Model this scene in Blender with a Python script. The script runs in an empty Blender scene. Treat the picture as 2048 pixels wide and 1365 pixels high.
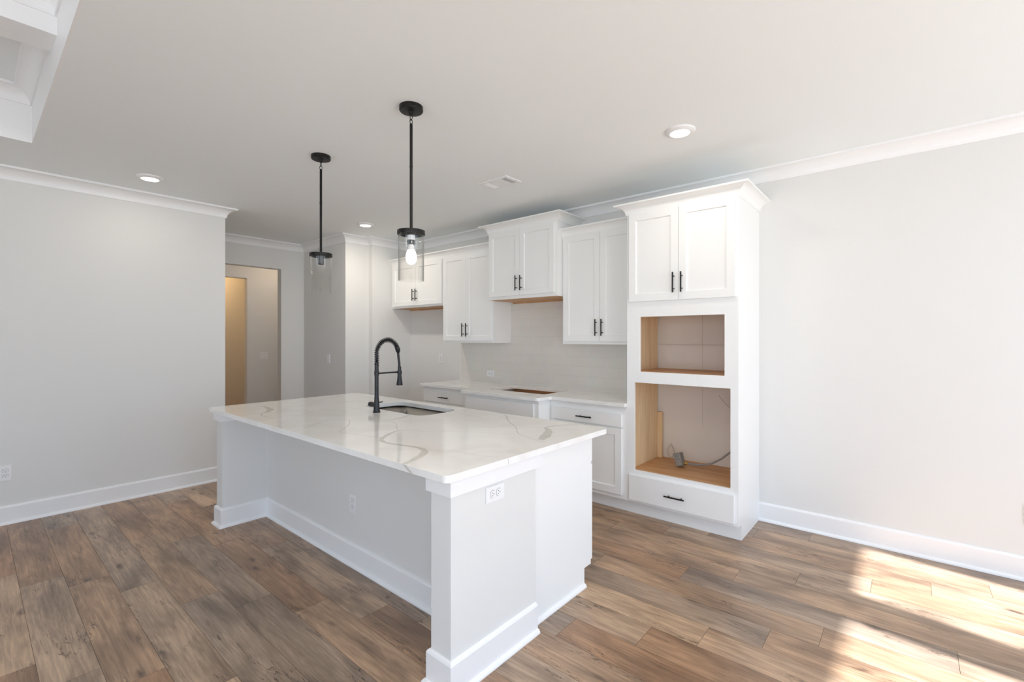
import bpy, bmesh, math, random
from mathutils import Vector
C = bpy.context.scene.collection
S = bpy.context.scene
random.seed(7)
R_ = math.radians

# ------------------------------------------------------------------ camera
cam_d = bpy.data.cameras.new('camera')
cam_d.sensor_width = 36.0
cam_d.lens = 931.0 / 2048.0 * 36.0
cam_d.shift_y = -6.5 / 2048.0
cam_d.clip_start = 0.02
cam = bpy.data.objects.new('camera', cam_d)
cam.location = (0, 0, 1.43)
cam.rotation_euler = (R_(90), 0, R_(40.5))
C.objects.link(cam)
S.camera = cam

# ------------------------------------------------------------------ world, sun, exposure
S.view_settings.view_transform = 'Standard'
S.view_settings.look = 'None'
S.view_settings.gamma = 1.0
S.view_settings.use_curve_mapping = False
S.view_settings.exposure = 0.21
try:
    S.cycles.max_bounces = 12
    S.cycles.diffuse_bounces = 8
    S.cycles.glossy_bounces = 10
    S.cycles.transparent_max_bounces = 16
    S.cycles.sample_clamp_indirect = 8.0
    S.cycles.caustics_reflective = False
    S.cycles.caustics_refractive = False
except Exception:
    pass
W = bpy.data.worlds.new('sky')
S.world = W
W.use_nodes = True
bg = W.node_tree.nodes['Background']
_wn, _wl = W.node_tree.nodes, W.node_tree.links
_tc = _wn.new('ShaderNodeTexCoord'); _sp = _wn.new('ShaderNodeSeparateXYZ'); _rp = _wn.new('ShaderNodeValToRGB'); _mr = _wn.new('ShaderNodeMapRange')
_mr.inputs['From Min'].default_value = -1; _mr.inputs['From Max'].default_value = 1
_rp.color_ramp.elements[0].position = 0.46; _rp.color_ramp.elements[0].color = (0.84, 0.92, 1.0, 1)      # sunlit pale ground outside
_rp.color_ramp.elements[1].position = 0.54; _rp.color_ramp.elements[1].color = (0.60, 0.77, 1.0, 1)    # hazy sky
_wl.new(_tc.outputs['Generated'], _sp.inputs[0]); _wl.new(_sp.outputs['Z'], _mr.inputs['Value']); _wl.new(_mr.outputs[0], _rp.inputs['Fac'])
_wl.new(_rp.outputs['Color'], bg.inputs['Color'])
bg.inputs['Strength'].default_value = 4.85
SUN_EL = R_(38.9)
sd = bpy.data.lights.new('sun', 'SUN')
sd.energy = 17.0
sd.angle = R_(0.9)
sd.color = (0.90, 0.96, 1.06)
sun = bpy.data.objects.new('sun', sd)
d = Vector((-math.cos(SUN_EL) * 0.992, math.cos(SUN_EL) * 0.124, -math.sin(SUN_EL)))
sun.rotation_euler = d.to_track_quat('-Z', 'Y').to_euler()
sun.location = (12, -1, 9)
C.objects.link(sun)

# ------------------------------------------------------------------ main dimensions (metres; camera stands above the origin)
WK = 4.05           # kitchen wall plane (faces -y)
XL = -5.27          # left wall plane (faces +x)
XR = 2.60           # right wall plane (faces -x), outside the frame
YB = -4.0           # wall behind the camera
CE = 2.737          # kitchen ceiling
CE2 = 3.08          # ceiling inside the coffers
YC = 0.295          # edge between kitchen ceiling and coffers
XC = -4.485
CT = 0.899          # worktop height

# ------------------------------------------------------------------ materials
def new_mat(name):
    m = bpy.data.materials.new(name); m.use_nodes = True
    return m, m.node_tree.nodes, m.node_tree.links, m.node_tree.nodes['Principled BSDF']

def simple(name, col, rough=0.5, metal=0.0, spec=0.5, bump=0.0, bscale=300, coat=0.0):
    m, n, l, p = new_mat(name)
    p.inputs['Base Color'].default_value = (*col, 1)
    p.inputs['Roughness'].default_value = rough
    p.inputs['Metallic'].default_value = metal
    p.inputs['Specular IOR Level'].default_value = spec
    if coat: p.inputs['Coat Weight'].default_value = coat
    if bump:
        tc = n.new('ShaderNodeTexCoord'); nz = n.new('ShaderNodeTexNoise'); b = n.new('ShaderNodeBump')
        nz.inputs['Scale'].default_value = bscale; nz.inputs['Detail'].default_value = 3
        b.inputs['Strength'].default_value = bump; b.inputs['Distance'].default_value = 0.002
        l.new(tc.outputs['Object'], nz.inputs['Vector']); l.new(nz.outputs['Fac'], b.inputs['Height'])
        l.new(b.outputs['Normal'], p.inputs['Normal'])
    return m

M = {}
M['paint'] = simple('wall_paint', (0.75, 0.745, 0.725), 0.75, bump=0.08, bscale=220)
M['ceiling'] = simple('ceiling_paint', (0.86, 0.89, 0.895), 0.85, bump=0.06, bscale=160)
M['trim'] = simple('trim_enamel', (0.87, 0.87, 0.87), 0.35)
M['cabinet'] = simple('cabinet_enamel', (0.88, 0.885, 0.875), 0.38)
M['black'] = simple('matte_black_metal', (0.018, 0.017, 0.016), 0.38, metal=0.6)
M['plastic'] = simple('white_plastic', (0.84, 0.84, 0.84), 0.3)
M['slot'] = simple('dark_slot', (0.03, 0.03, 0.03), 0.6)
M['grey_slot'] = simple('vent_shadow_gap', (0.10, 0.10, 0.10), 0.7)
M['steel'] = simple('brushed_steel', (0.40, 0.375, 0.34), 0.26, metal=1.0)
M['bronze'] = simple('dark_bronze_metal', (0.012, 0.012, 0.013), 0.30, metal=0.0, spec=0.35)
M['cable'] = simple('grey_cable_sheath', (0.30, 0.30, 0.29), 0.55)
M['board'] = simple('wall_board', (0.78, 0.73, 0.66), 0.8)
M['brass'] = simple('brass', (0.7, 0.5, 0.15), 0.3, metal=1.0)
M['socket'] = simple('lamp_socket_dark', (0.035, 0.033, 0.03), 0.4, metal=0.2)

def emis(name, col, st):
    m, n, l, p = new_mat(name)
    p.inputs['Base Color'].default_value = (0.9, 0.9, 0.9, 1)
    p.inputs['Emission Color'].default_value = (*col, 1)
    p.inputs['Emission Strength'].default_value = st
    return m
M['diffuser'] = emis('led_diffuser', (1.0, 0.93, 0.84), 7.0)
M['bulb'] = emis('lit_bulb', (1.0, 0.90, 0.78), 9.0)

def mk_zinc():
    m, n, l, p = new_mat('galvanised_steel')
    tc = n.new('ShaderNodeTexCoord'); v = n.new('ShaderNodeTexVoronoi'); r = n.new('ShaderNodeValToRGB')
    v.inputs['Scale'].default_value = 330
    r.color_ramp.elements[0].color = (0.13, 0.13, 0.12, 1); r.color_ramp.elements[1].color = (0.48, 0.47, 0.44, 1)
    l.new(tc.outputs['Object'], v.inputs['Vector']); l.new(v.outputs['Color'], r.inputs['Fac'])
    l.new(r.outputs['Color'], p.inputs['Base Color'])
    p.inputs['Metallic'].default_value = 0.6; p.inputs['Roughness'].default_value = 0.45
    return m
M['zinc'] = mk_zinc()

def mk_quartz():
    m, n, l, p = new_mat('white_quartz')
    tc = n.new('ShaderNodeTexCoord'); nz = n.new('ShaderNodeTexNoise'); r = n.new('ShaderNodeValToRGB')
    nz.inputs['Scale'].default_value = 3.5; nz.inputs['Detail'].default_value = 6; nz.inputs['Distortion'].default_value = 1.0
    r.color_ramp.elements[0].position = 0.35; r.color_ramp.elements[0].color = (0.81, 0.80, 0.77, 1)
    r.color_ramp.elements[1].position = 0.60; r.color_ramp.elements[1].color = (0.87, 0.865, 0.845, 1)
    l.new(tc.outputs['Object'], nz.inputs['Vector']); l.new(nz.outputs['Fac'], r.inputs['Fac'])
    l.new(r.outputs['Color'], p.inputs['Base Color'])
    p.inputs['Roughness'].default_value = 0.10; p.inputs['Specular IOR Level'].default_value = 0.6
    return m
M['quartz'] = mk_quartz()

def mk_vein():
    m, n, l, p = new_mat('grey_quartz_vein')
    tc = n.new('ShaderNodeTexCoord'); nz = n.new('ShaderNodeTexNoise'); r = n.new('ShaderNodeValToRGB')
    nz.inputs['Scale'].default_value = 30; nz.inputs['Detail'].default_value = 5
    r.color_ramp.elements[0].color = (0.52, 0.505, 0.46, 1); r.color_ramp.elements[1].color = (0.72, 0.705, 0.66, 1)
    l.new(tc.outputs['Object'], nz.inputs['Vector']); l.new(nz.outputs['Fac'], r.inputs['Fac'])
    l.new(r.outputs['Color'], p.inputs['Base Color'])
    p.inputs['Roughness'].default_value = 0.10; p.inputs['Specular IOR Level'].default_value = 0.6
    return m
M['vein'] = mk_vein()

def mk_ply(name, c0, c1, axis):
    m, n, l, p = new_mat(name)
    tc = n.new('ShaderNodeTexCoord'); mp = n.new('ShaderNodeMapping')
    sc = [26, 26, 26]; sc[axis] = 2.0
    mp.inputs['Scale'].default_value = sc
    nz = n.new('ShaderNodeTexNoise'); nz.inputs['Scale'].default_value = 1.0; nz.inputs['Detail'].default_value = 6
    nz.inputs['Distortion'].default_value = 0.6
    r = n.new('ShaderNodeValToRGB')
    r.color_ramp.elements[0].position = 0.3; r.color_ramp.elements[0].color = (*c0, 1)
    r.color_ramp.elements[1].position = 0.7; r.color_ramp.elements[1].color = (*c1, 1)
    l.new(tc.outputs['Object'], mp.inputs['Vector']); l.new(mp.outputs['Vector'], nz.inputs['Vector'])
    l.new(nz.outputs['Fac'], r.inputs['Fac']); l.new(r.outputs['Color'], p.inputs['Base Color'])
    p.inputs['Roughness'].default_value = 0.5
    return m
M['ply_x'] = mk_ply('plywood_shelf', (0.50, 0.26, 0.11), (0.68, 0.42, 0.22), 0)
M['ply_z'] = mk_ply('plywood_side', (0.74, 0.52, 0.28), (0.88, 0.69, 0.43), 2)

def mk_tile():
    m, n, l, p = new_mat('backsplash_tile')
    tc = n.new('ShaderNodeTexCoord'); sp = n.new('ShaderNodeSeparateXYZ'); cb = n.new('ShaderNodeCombineXYZ')
    br = n.new('ShaderNodeTexBrick'); nz = n.new('ShaderNodeTexNoise'); mx = n.new('ShaderNodeMixRGB'); bp = n.new('ShaderNodeBump')
    l.new(tc.outputs['Object'], sp.inputs[0]); l.new(sp.outputs['X'], cb.inputs['X']); zo = n.new('ShaderNodeMath'); zo.operation = 'SUBTRACT'; zo.inputs[1].default_value = 0.035; l.new(sp.outputs['Z'], zo.inputs[0]); l.new(zo.outputs[0], cb.inputs['Y'])
    br.inputs['Color1'].default_value = (0.76, 0.73, 0.68, 1); br.inputs['Color2'].default_value = (0.74, 0.71, 0.66, 1)
    br.inputs['Mortar'].default_value = (0.665, 0.635, 0.59, 1)
    br.inputs['Scale'].default_value = 1.0; br.inputs['Mortar Size'].default_value = 0.0014; br.inputs['Mortar Smooth'].default_value = 0.2
    br.inputs['Brick Width'].default_value = 0.305; br.inputs['Row Height'].default_value = 0.1016
    br.offset = 0.5
    nz.inputs['Scale'].default_value = 9; nz.inputs['Detail'].default_value = 4
    mx.blend_type = 'MULTIPLY'; mx.inputs['Fac'].default_value = 0.10
    l.new(cb.outputs[0], br.inputs['Vector']); l.new(tc.outputs['Object'], nz.inputs['Vector'])
    l.new(br.outputs['Color'], mx.inputs['Color1']); l.new(nz.outputs['Color'], mx.inputs['Color2'])
    l.new(mx.outputs[0], p.inputs['Base Color'])
    bp.inputs['Strength'].default_value = 0.2; bp.inputs['Distance'].default_value = 0.0012; bp.invert = True
    l.new(br.outputs['Fac'], bp.inputs['Height']); l.new(bp.outputs['Normal'], p.inputs['Normal'])
    p.inputs['Roughness'].default_value = 0.32
    return m
M['tile'] = mk_tile()

def mk_glass(name, gl=0.06, tint=(1, 1, 1)):
    m = bpy.data.materials.new(name); m.use_nodes = True
    n, l = m.node_tree.nodes, m.node_tree.links
    n.clear()
    out = n.new('ShaderNodeOutputMaterial'); mix = n.new('ShaderNodeMixShader'); tr = n.new('ShaderNodeBsdfTransparent')
    g = n.new('ShaderNodeBsdfGlossy'); lw = n.new('ShaderNodeLayerWeight'); mm = n.new('ShaderNodeMath'); ma = n.new('ShaderNodeMath')
    tr.inputs['Color'].default_value = (*tint, 1)
    g.inputs['Roughness'].default_value = 0.02
    lw.inputs['Blend'].default_value = 0.5
    mm.operation = 'POWER'; mm.inputs[1].default_value = 4.0
    ma.operation = 'ADD'; ma.inputs[1].default_value = gl; ma.use_clamp = True
    l.new(lw.outputs['Facing'], mm.inputs[0]); l.new(mm.outputs[0], ma.inputs[0]); l.new(ma.outputs[0], mix.inputs['Fac'])
    l.new(tr.outputs[0], mix.inputs[1]); l.new(g.outputs[0], mix.inputs[2]); l.new(mix.outputs[0], out.inputs['Surface'])
    return m
M['glass'] = mk_glass('clear_shade_glass', 0.035, (0.985, 0.985, 0.98))
M['pane'] = mk_glass('window_glass', 0.02)

def mk_floor():
    m, n, l, p = new_mat('vinyl_plank')
    def node(t, **k):
        x = n.new(t)
        for a, b in k.items(): setattr(x, a, b)
        return x
    uv = node('ShaderNodeAttribute', attribute_name='plank_uv'); rn = node('ShaderNodeAttribute', attribute_name='plank_rnd')
    srn = node('ShaderNodeSeparateXYZ'); l.new(rn.outputs['Vector'], srn.inputs[0])
    # base tone of each plank
    r0 = node('ShaderNodeValToRGB')
    cr = r0.color_ramp
    cols = [(0.0, (0.300, 0.170, 0.092)), (0.3, (0.350, 0.218, 0.128)), (0.55, (0.385, 0.262, 0.168)), (0.8, (0.285, 0.208, 0.150)), (1.0, (0.450, 0.308, 0.195))]
    cr.elements[0].position = 0; cr.elements[0].color = (*cols[0][1], 1)
    cr.elements[1].position = 1; cr.elements[1].color = (*cols[-1][1], 1)
    for q, c in cols[1:-1]:
        e = cr.elements.new(q); e.color = (*c, 1)
    l.new(srn.outputs['X'], r0.inputs['Fac'])
    def noise(scale, detail=5, dist=0.0, rough=0.55):
        mp = node('ShaderNodeMapping'); mp.inputs['Scale'].default_value = scale
        nz = node('ShaderNodeTexNoise'); nz.inputs['Scale'].default_value = 1; nz.inputs['Detail'].default_value = detail
        nz.inputs['Distortion'].default_value = dist; nz.inputs['Roughness'].default_value = rough
        l.new(uv.outputs['Vector'], mp.inputs['Vector']); l.new(mp.outputs[0], nz.inputs['Vector'])
        return nz
    def ramp(a, ca, b, cb):
        r = node('ShaderNodeValToRGB'); e = r.color_ramp.elements
        e[0].position = a; e[0].color = (*ca, 1); e[1].position = b; e[1].color = (*cb, 1)
        return r
    def mult(c1, c2, fac=1.0, bt='MULTIPLY'):
        x = node('ShaderNodeMixRGB', blend_type=bt); x.inputs['Fac'].default_value = fac
        l.new(c1, x.inputs['Color1']); l.new(c2, x.inputs['Color2'])
        return x.outputs[0]
    # broad darker clouds along the plank
    a1 = noise((1.7, 6.0, 1), 3, 0.5); q1 = ramp(0.32, (0.62, 0.60, 0.60), 0.66, (1.42, 1.43, 1.44)); l.new(a1.outputs['Fac'], q1.inputs['Fac'])
    c = mult(r0.outputs['Color'], q1.outputs['Color'])
    # fine grain
    a2 = noise((4.0, 85.0, 1), 6, 0.8, 0.65); q2 = ramp(0.30, (0.66, 0.65, 0.64), 0.70, (1.24, 1.24, 1.24)); l.new(a2.outputs['Fac'], q2.inputs['Fac'])
    c = mult(c, q2.outputs['Color'])
    # cathedral figure
    a3 = noise((1.1, 9.0, 1), 2, 1.2)
    w = node('ShaderNodeMath', operation='MULTIPLY'); w.inputs[1].default_value = 38.0; l.new(a3.outputs['Fac'], w.inputs[0])
    s = node('ShaderNodeMath', operation='SINE'); l.new(w.outputs[0], s.inputs[0])
    q3 = ramp(0.0, (0.86, 0.85, 0.84), 1.0, (1.04, 1.04, 1.04))
    mr = node('ShaderNodeMapRange'); mr.inputs['From Min'].default_value = -1; mr.inputs['From Max'].default_value = 1
    l.new(s.outputs[0], mr.inputs['Value']); l.new(mr.outputs[0], q3.inputs['Fac'])
    c = mult(c, q3.outputs['Color'], 0.8)
    # dark cracks: thin band of a stretched noise, only in some places
    a4 = noise((3.2, 26.0, 1), 4, 1.4, 0.6)
    d1 = node('ShaderNodeMath', operation='SUBTRACT'); d1.inputs[1].default_value = 0.5; l.new(a4.outputs['Fac'], d1.inputs[0])
    d2 = node('ShaderNodeMath', operation='ABSOLUTE'); l.new(d1.outputs[0], d2.inputs[0])
    q4 = ramp(0.004, (0.26, 0.22, 0.19), 0.026, (1, 1, 1)); l.new(d2.outputs[0], q4.inputs['Fac'])
    a5 = noise((2.4, 8.0, 1), 2, 0.3); q5 = ramp(0.53, (0, 0, 0), 0.62, (1, 1, 1)); l.new(a5.outputs['Fac'], q5.inputs['Fac'])
    x = node('ShaderNodeMixRGB', blend_type='MULTIPLY'); l.new(q5.outputs['Color'], x.inputs['Fac']); l.new(c, x.inputs['Color1']); l.new(q4.outputs['Color'], x.inputs['Color2'])
    c = x.outputs[0]
    # small knots
    mp = node('ShaderNodeMapping'); mp.inputs['Scale'].default_value = (2.6, 6.5, 1)
    vo = node('ShaderNodeTexVoronoi'); vo.inputs['Scale'].default_value = 1.0; vo.inputs['Randomness'].default_value = 1.0
    wn = noise((14, 40, 1), 2)
    l.new(uv.outputs['Vector'], mp.inputs['Vector'])
    ad = node('ShaderNodeMixRGB', blend_type='ADD'); ad.inputs['Fac'].default_value = 0.18
    l.new(mp.outputs[0], ad.inputs['Color1']); l.new(wn.outputs['Color'], ad.inputs['Color2']); l.new(ad.outputs[0], vo.inputs['Vector'])
    q6 = ramp(0.04, (0.20, 0.16, 0.13), 0.15, (1, 1, 1)); l.new(vo.outputs['Distance'], q6.inputs['Fac'])
    c = mult(c, q6.outputs['Color'], 0.85)
    l.new(c, p.inputs['Base Color'])
    p.inputs['Roughness'].default_value = 0.34
    p.inputs['Specular IOR Level'].default_value = 0.75
    bp = node('ShaderNodeBump'); bp.inputs['Strength'].default_value = 0.10; bp.inputs['Distance'].default_value = 0.001
    l.new(a2.outputs['Fac'], bp.inputs['Height']); l.new(bp.outputs['Normal'], p.inputs['Normal'])
    return m
M['floor'] = mk_floor()
M['gap'] = simple('plank_gap', (0.05, 0.035, 0.025), 0.8)

# ------------------------------------------------------------------ helpers
def bm_new(): return bmesh.new()

def box(bm, x0, x1, y0, y1, z0, z1, mi=0):
    v = [bm.verts.new(p) for p in ((x0, y0, z0), (x1, y0, z0), (x1, y1, z0), (x0, y1, z0), (x0, y0, z1), (x1, y0, z1), (x1, y1, z1), (x0, y1, z1))]
    for f in ((0, 3, 2, 1), (4, 5, 6, 7), (0, 1, 5, 4), (1, 2, 6, 5), (2, 3, 7, 6), (3, 0, 4, 7)):
        fc = bm.faces.new([v[i] for i in f]); fc.material_index = mi
    return v

def obj(name, bm, mats, parent=None, bevel=0.0, smooth=False, origin=None, seg=2):
    """one mesh object; its origin sits at the bottom centre of its own shape (or at origin)"""
    bm.normal_update()
    xs = [v.co for v in bm.verts]
    lo = Vector((min(v.x for v in xs), min(v.y for v in xs), min(v.z for v in xs)))
    hi = Vector((max(v.x for v in xs), max(v.y for v in xs), max(v.z for v in xs)))
    o0 = Vector(origin) if origin else Vector(((lo.x + hi.x) / 2, (lo.y + hi.y) / 2, lo.z))
    bmesh.ops.translate(bm, verts=bm.verts, vec=-o0)
    me = bpy.data.meshes.new(name)
    if smooth:
        for f in bm.faces: f.smooth = True
    bm.to_mesh(me); bm.free()
    if not isinstance(mats, (list, tuple)): mats = [mats]
    for m in mats: me.materials.append(m)
    o = bpy.data.objects.new(name, me); C.objects.link(o)
    if parent is not None:
        o.parent = parent
        pw = Vector((0, 0, 0)); q = parent
        while q is not None:
            pw += Vector(q.location); q = q.parent
        o.location = o0 - pw
    else:
        o.location = o0
    if bevel:
        b = o.modifiers.new('edge', 'BEVEL'); b.width = bevel; b.segments = seg; b.limit_method = 'ANGLE'; b.angle_limit = R_(40)
        b.harden_normals = False
    return o

def thing(name, label, cat, loc, group=None):
    o = bpy.data.objects.new(name, None); o.empty_display_size = 0.1; C.objects.link(o)
    o.location = loc; o['label'] = label; o['category'] = cat
    if group: o['group'] = group
    return o

def tag(o, label, cat, group=None):
    o['label'] = label; o['category'] = cat
    if group: o['group'] = group
    return o

def struct(o): o['kind'] = 'structure'; return o

def copy_tree(o, parent=None):
    c = o.copy(); C.objects.link(c)
    if parent is not None: c.parent = parent
    for ch in list(o.children): copy_tree(ch, c)
    return c

def lathe(bm, prof, cx, cy, cz, n=32, axis='z', cap0=False, cap1=False, mi=0):
    """prof: (r, t) pairs; t runs along the axis"""
    rings = []
    for r, t in prof:
        ring = []
        for i in range(n):
            a = 2 * math.pi * i / n
            u, v = r * math.cos(a), r * math.sin(a)
            p = {'z': (cx + u, cy + v, cz + t), 'x': (cx + t, cy + u, cz + v), 'y': (cx + v, cy + t, cz + u)}[axis]
            ring.append(bm.verts.new(p))
        rings.append(ring)
    for a, b in zip(rings, rings[1:]):
        for i in range(n):
            j = (i + 1) % n
            f = bm.faces.new((a[i], a[j], b[j], b[i])); f.material_index = mi
    if cap0: bm.faces.new(list(reversed(rings[0]))).material_index = mi
    if cap1: bm.faces.new(rings[-1]).material_index = mi
    return rings

def tube(bm, pts, r, n=10, caps=True, mi=0):
    pts = [Vector(p) for p in pts]
    rr = r if isinstance(r, (list, tuple)) else [r] * len(pts)
    rings = []
    t0 = (pts[1] - pts[0]).normalized()
    nrm = t0.orthogonal().normalized()
    for i, p in enumerate(pts):
        if i == 0: t = t0
        elif i == len(pts) - 1: t = (pts[-1] - pts[-2]).normalized()
        else: t = (pts[i + 1] - pts[i - 1]).normalized()
        nrm = (nrm - t * nrm.dot(t)).normalized()
        bn = t.cross(nrm)
        rings.append([bm.verts.new(p + (nrm * math.cos(2 * math.pi * k / n) + bn * math.sin(2 * math.pi * k / n)) * rr[i]) for k in range(n)])
    for a, b in zip(rings, rings[1:]):
        for k in range(n):
            j = (k + 1) % n
            bm.faces.new((a[k], a[j], b[j], b[k])).material_index = mi
    if caps:
        bm.faces.new(list(reversed(rings[0]))).material_index = mi; bm.faces.new(rings[-1]).material_index = mi

def prism(bm, poly, a0, a1, plane='xy', mi=0):
    """closed 2-D outline swept between a0 and a1 along the remaining axis"""
    def P(u, v, w): return {'xy': (u, v, w), 'xz': (u, w, v), 'yz': (w, u, v)}[plane]
    A = [bm.verts.new(P(u, v, a0)) for u, v in poly]; B = [bm.verts.new(P(u, v, a1)) for u, v in poly]
    n = len(poly); fs = []
    fs.append(bm.faces.new(list(reversed(A)))); fs.append(bm.faces.new(B))
    for i in range(n):
        j = (i + 1) % n
        fs.append(bm.faces.new((A[i], A[j], B[j], B[i])))
    for f in fs: f.material_index = mi
    bmesh.ops.recalc_face_normals(bm, faces=fs)

def plate(bm, outer, holes, a0, a1, plane='xy', mi=0):
    """a slab with holes"""
    def P(u, v, w): return {'xy': (u, v, w), 'xz': (u, w, v), 'yz': (w, u, v)}[plane]
    es = []; loops = []
    for lp in [outer] + holes:
        vs = [bm.verts.new(P(u, v, a0)) for u, v in lp]
        loops.append(vs)
        for i in range(len(vs)): es.append(bm.edges.new((vs[i], vs[(i + 1) % len(vs)])))
    r = bmesh.ops.triangle_fill(bm, use_beauty=True, use_dissolve=False, edges=es)
    f0 = [g for g in r['geom'] if isinstance(g, bmesh.types.BMFace)]
    dup = bmesh.ops.duplicate(bm, geom=f0)
    mp = dup['vert_map']; f1 = [g for g in dup['geom'] if isinstance(g, bmesh.types.BMFace)]
    dv = Vector(P(0, 0, a1 - a0))
    top = set(v for f in f1 for v in f.verts)
    for v in top: v.co += dv
    fs = f0 + f1
    for vs in loops:
        for i in range(len(vs)):
            a, b = vs[i], vs[(i + 1) % len(vs)]
            fs.append(bm.faces.new((a, b, mp[b], mp[a])))
    for f in fs: f.material_index = mi
    bmesh.ops.recalc_face_normals(bm, faces=fs)

def sweep(bm, path, prof, closed=False, side=1, mi=0, zbase=0.0):
    """profile (offset, z) carried along a flat path with mitred corners; side=1: offset to the right of travel"""
    n = len(path); segn = []
    m = n if closed else n - 1
    for i in range(m):
        a = Vector(path[i]); b = Vector(path[(i + 1) % n]); t = (b - a).normalized()
        segn.append(Vector((t.y, -t.x)) * side)
    rings = []
    for i in range(n):
        if closed: n1, n2 = segn[i - 1], segn[i]
        else: n1 = segn[max(i - 1, 0)]; n2 = segn[min(i, m - 1)]
        k = (n1 + n2) / (1 + n1.dot(n2))
        rings.append([bm.verts.new((path[i][0] + k.x * o, path[i][1] + k.y * o, zbase + z)) for o, z in prof])
    fs = []
    q = len(prof)
    for i in range(m):
        a, b = rings[i], rings[(i + 1) % n]
        for j in range(q):
            jj = (j + 1) % q
            fs.append(bm.faces.new((a[j], a[jj], b[jj], b[j])))
    if not closed:
        fs.append(bm.faces.new(rings[0])); fs.append(bm.faces.new(list(reversed(rings[-1]))))
    for f in fs: f.material_index = mi
    bmesh.ops.recalc_face_normals(bm, faces=fs)

def rrect(x0, x1, y0, y1, r, k=6):
    out = []
    for cx, cy, a0 in ((x1 - r, y0 + r, -90), (x1 - r, y1 - r, 0), (x0 + r, y1 - r, 90), (x0 + r, y0 + r, 180)):
        for i in range(k + 1):
            a = R_(a0 + 90 * i / k); out.append((cx + r * math.cos(a), cy + r * math.sin(a)))
    return out

def arc2(cx, cy, r, a0, a1, k):
    return [(cx + r * math.cos(R_(a0 + (a1 - a0) * i / k)), cy + r * math.sin(R_(a0 + (a1 - a0) * i / k))) for i in range(k + 1)]

# profiles
CROWN = [(0, 0), (0, -0.095), (0.009, -0.095), (0.010, -0.089)] + arc2(0.083, -0.089, 0.072, 180, 90, 9)[0:] + [(0.088, -0.016), (0.088, 0)]
BASE = [(0, 0), (0.030, 0), (0.029, 0.008), (0.023, 0.017), (0.015, 0.020), (0.015, 0.128), (0.011, 0.137), (0.004, 0.141), (0, 0.142)]
SHOE = [(0, 0), (0.016, 0), (0.015, 0.008), (0.009, 0.017), (0, 0.020)]
CABCROWN = [(-0.012, 0), (0.006, 0), (0.008, 0.010)] + [(0.074 - 0.064 * math.cos(R_(a)), 0.012 + 0.052 * math.sin(R_(a))) for a in range(0, 91, 10)] + [(0.078, 0.066), (0.078, 0.076), (-0.012, 0.076)]
def cabcrown(w, h):
    return [(o * w / 0.078 if o > 0 else o, z * h / 0.076) for o, z in CABCROWN]

# ================================================================== THE ROOM
# floor: planks with a thin dark joint between them, running along x
PW, PL, Y0 = 0.182, 1.206, 0.195
ROW_J = {0: -3.87, 1: -3.66, 2: -3.367, 3: -2.965, 4: -2.708, 5: -2.428, 6: -2.122, 9: -1.29, 12: -0.517, 13: -0.32}
def make_floor():
    bm = bm_new()
    uvl = bm.verts.layers.float_vector.new('plank_uv'); rnl = bm.verts.layers.float_vector.new('plank_rnd')
    x_min, x_max, y_min, y_max = -9.6, 2.75, -4.15, 4.05
    r0 = int(math.floor((y_min - Y0) / PW)); r1 = int(math.ceil((y_max - Y0) / PW))
    rnd = random.Random(21)
    g = 0.0007
    for r in range(r0, r1):
        ya, yb = Y0 + r * PW, Y0 + (r + 1) * PW
        if r in ROW_J: j = ROW_J[r]
        else: j = -3.87 + 0.286 * r + rnd.uniform(-0.05, 0.05)
        j -= math.ceil((j - x_min) / PL) * PL
        while j < x_max:
            xa, xb = max(j, x_min), min(j + PL, x_max)
            u0, v0 = rnd.uniform(0, 60), rnd.uniform(0, 60)
            tone = (rnd.random(), rnd.random(), rnd.random())
            if xb - xa > 0.01:
                y0_, y1_ = max(ya, y_min), min(yb, y_max)
                vs = [bm.verts.new(p) for p in ((xa + g, y0_ + g, 0), (xb - g, y0_ + g, 0), (xb - g, y1_ - g, 0), (xa + g, y1_ - g, 0))]
                for v in vs:
                    v[uvl] = (v.co.x - j + u0, v.co.y - ya + v0, 0.0); v[rnl] = tone
                bm.faces.new(vs)
            j += PL
    box(bm, x_min, x_max, y_min, y_max + 0.15, -0.06, -0.0015, 1)
    return struct(obj('floor', bm, [M['floor'], M['gap']], origin=(0, 0, 0)))
make_floor()

# kitchen wall (faces the camera)
bm = bm_new(); box(bm, -5.6, XR + 0.15, WK, WK + 0.15, 0, 3.2)
struct(obj('wall_back', bm, M['paint']))
# left wall, a free end at y = 1.70
bm = bm_new(); box(bm, XL - 0.12, XL, YB - 0.15, 1.70, 0, 3.2)
struct(obj('wall_left', bm, M['paint'], bevel=0.004))
bm = bm_new(); box(bm, -6.55, XL - 0.12, 0.95, 1.07, 0, CE + 0.05)
struct(obj('wall_recess', bm, M['paint']))
# hall wall with a cased opening
HX = -6.555
bm = bm_new(); plate(bm, [(0.95, 0), (2.10, 0), (2.10, 2.37), (2.798, 2.37), (2.798, 0), (3.30, 0), (3.30, CE + 0.05), (0.95, CE + 0.05)], [], HX - 0.115, HX, 'yz')
struct(obj('wall_hall', bm, M['paint'], bevel=0.006))
# pantry block: two faces toward the kitchen with a small step
bm = bm_new(); prism(bm, [(HX - 0.0, 3.114), (-5.433, 3.114), (-5.433, 3.444), (-5.34, 3.444), (-5.34, WK + 0.1), (HX - 0.0, WK + 0.1)], 0, CE + 0.05)
struct(obj('wall_pantry', bm, M['paint'], bevel=0.004))
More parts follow.
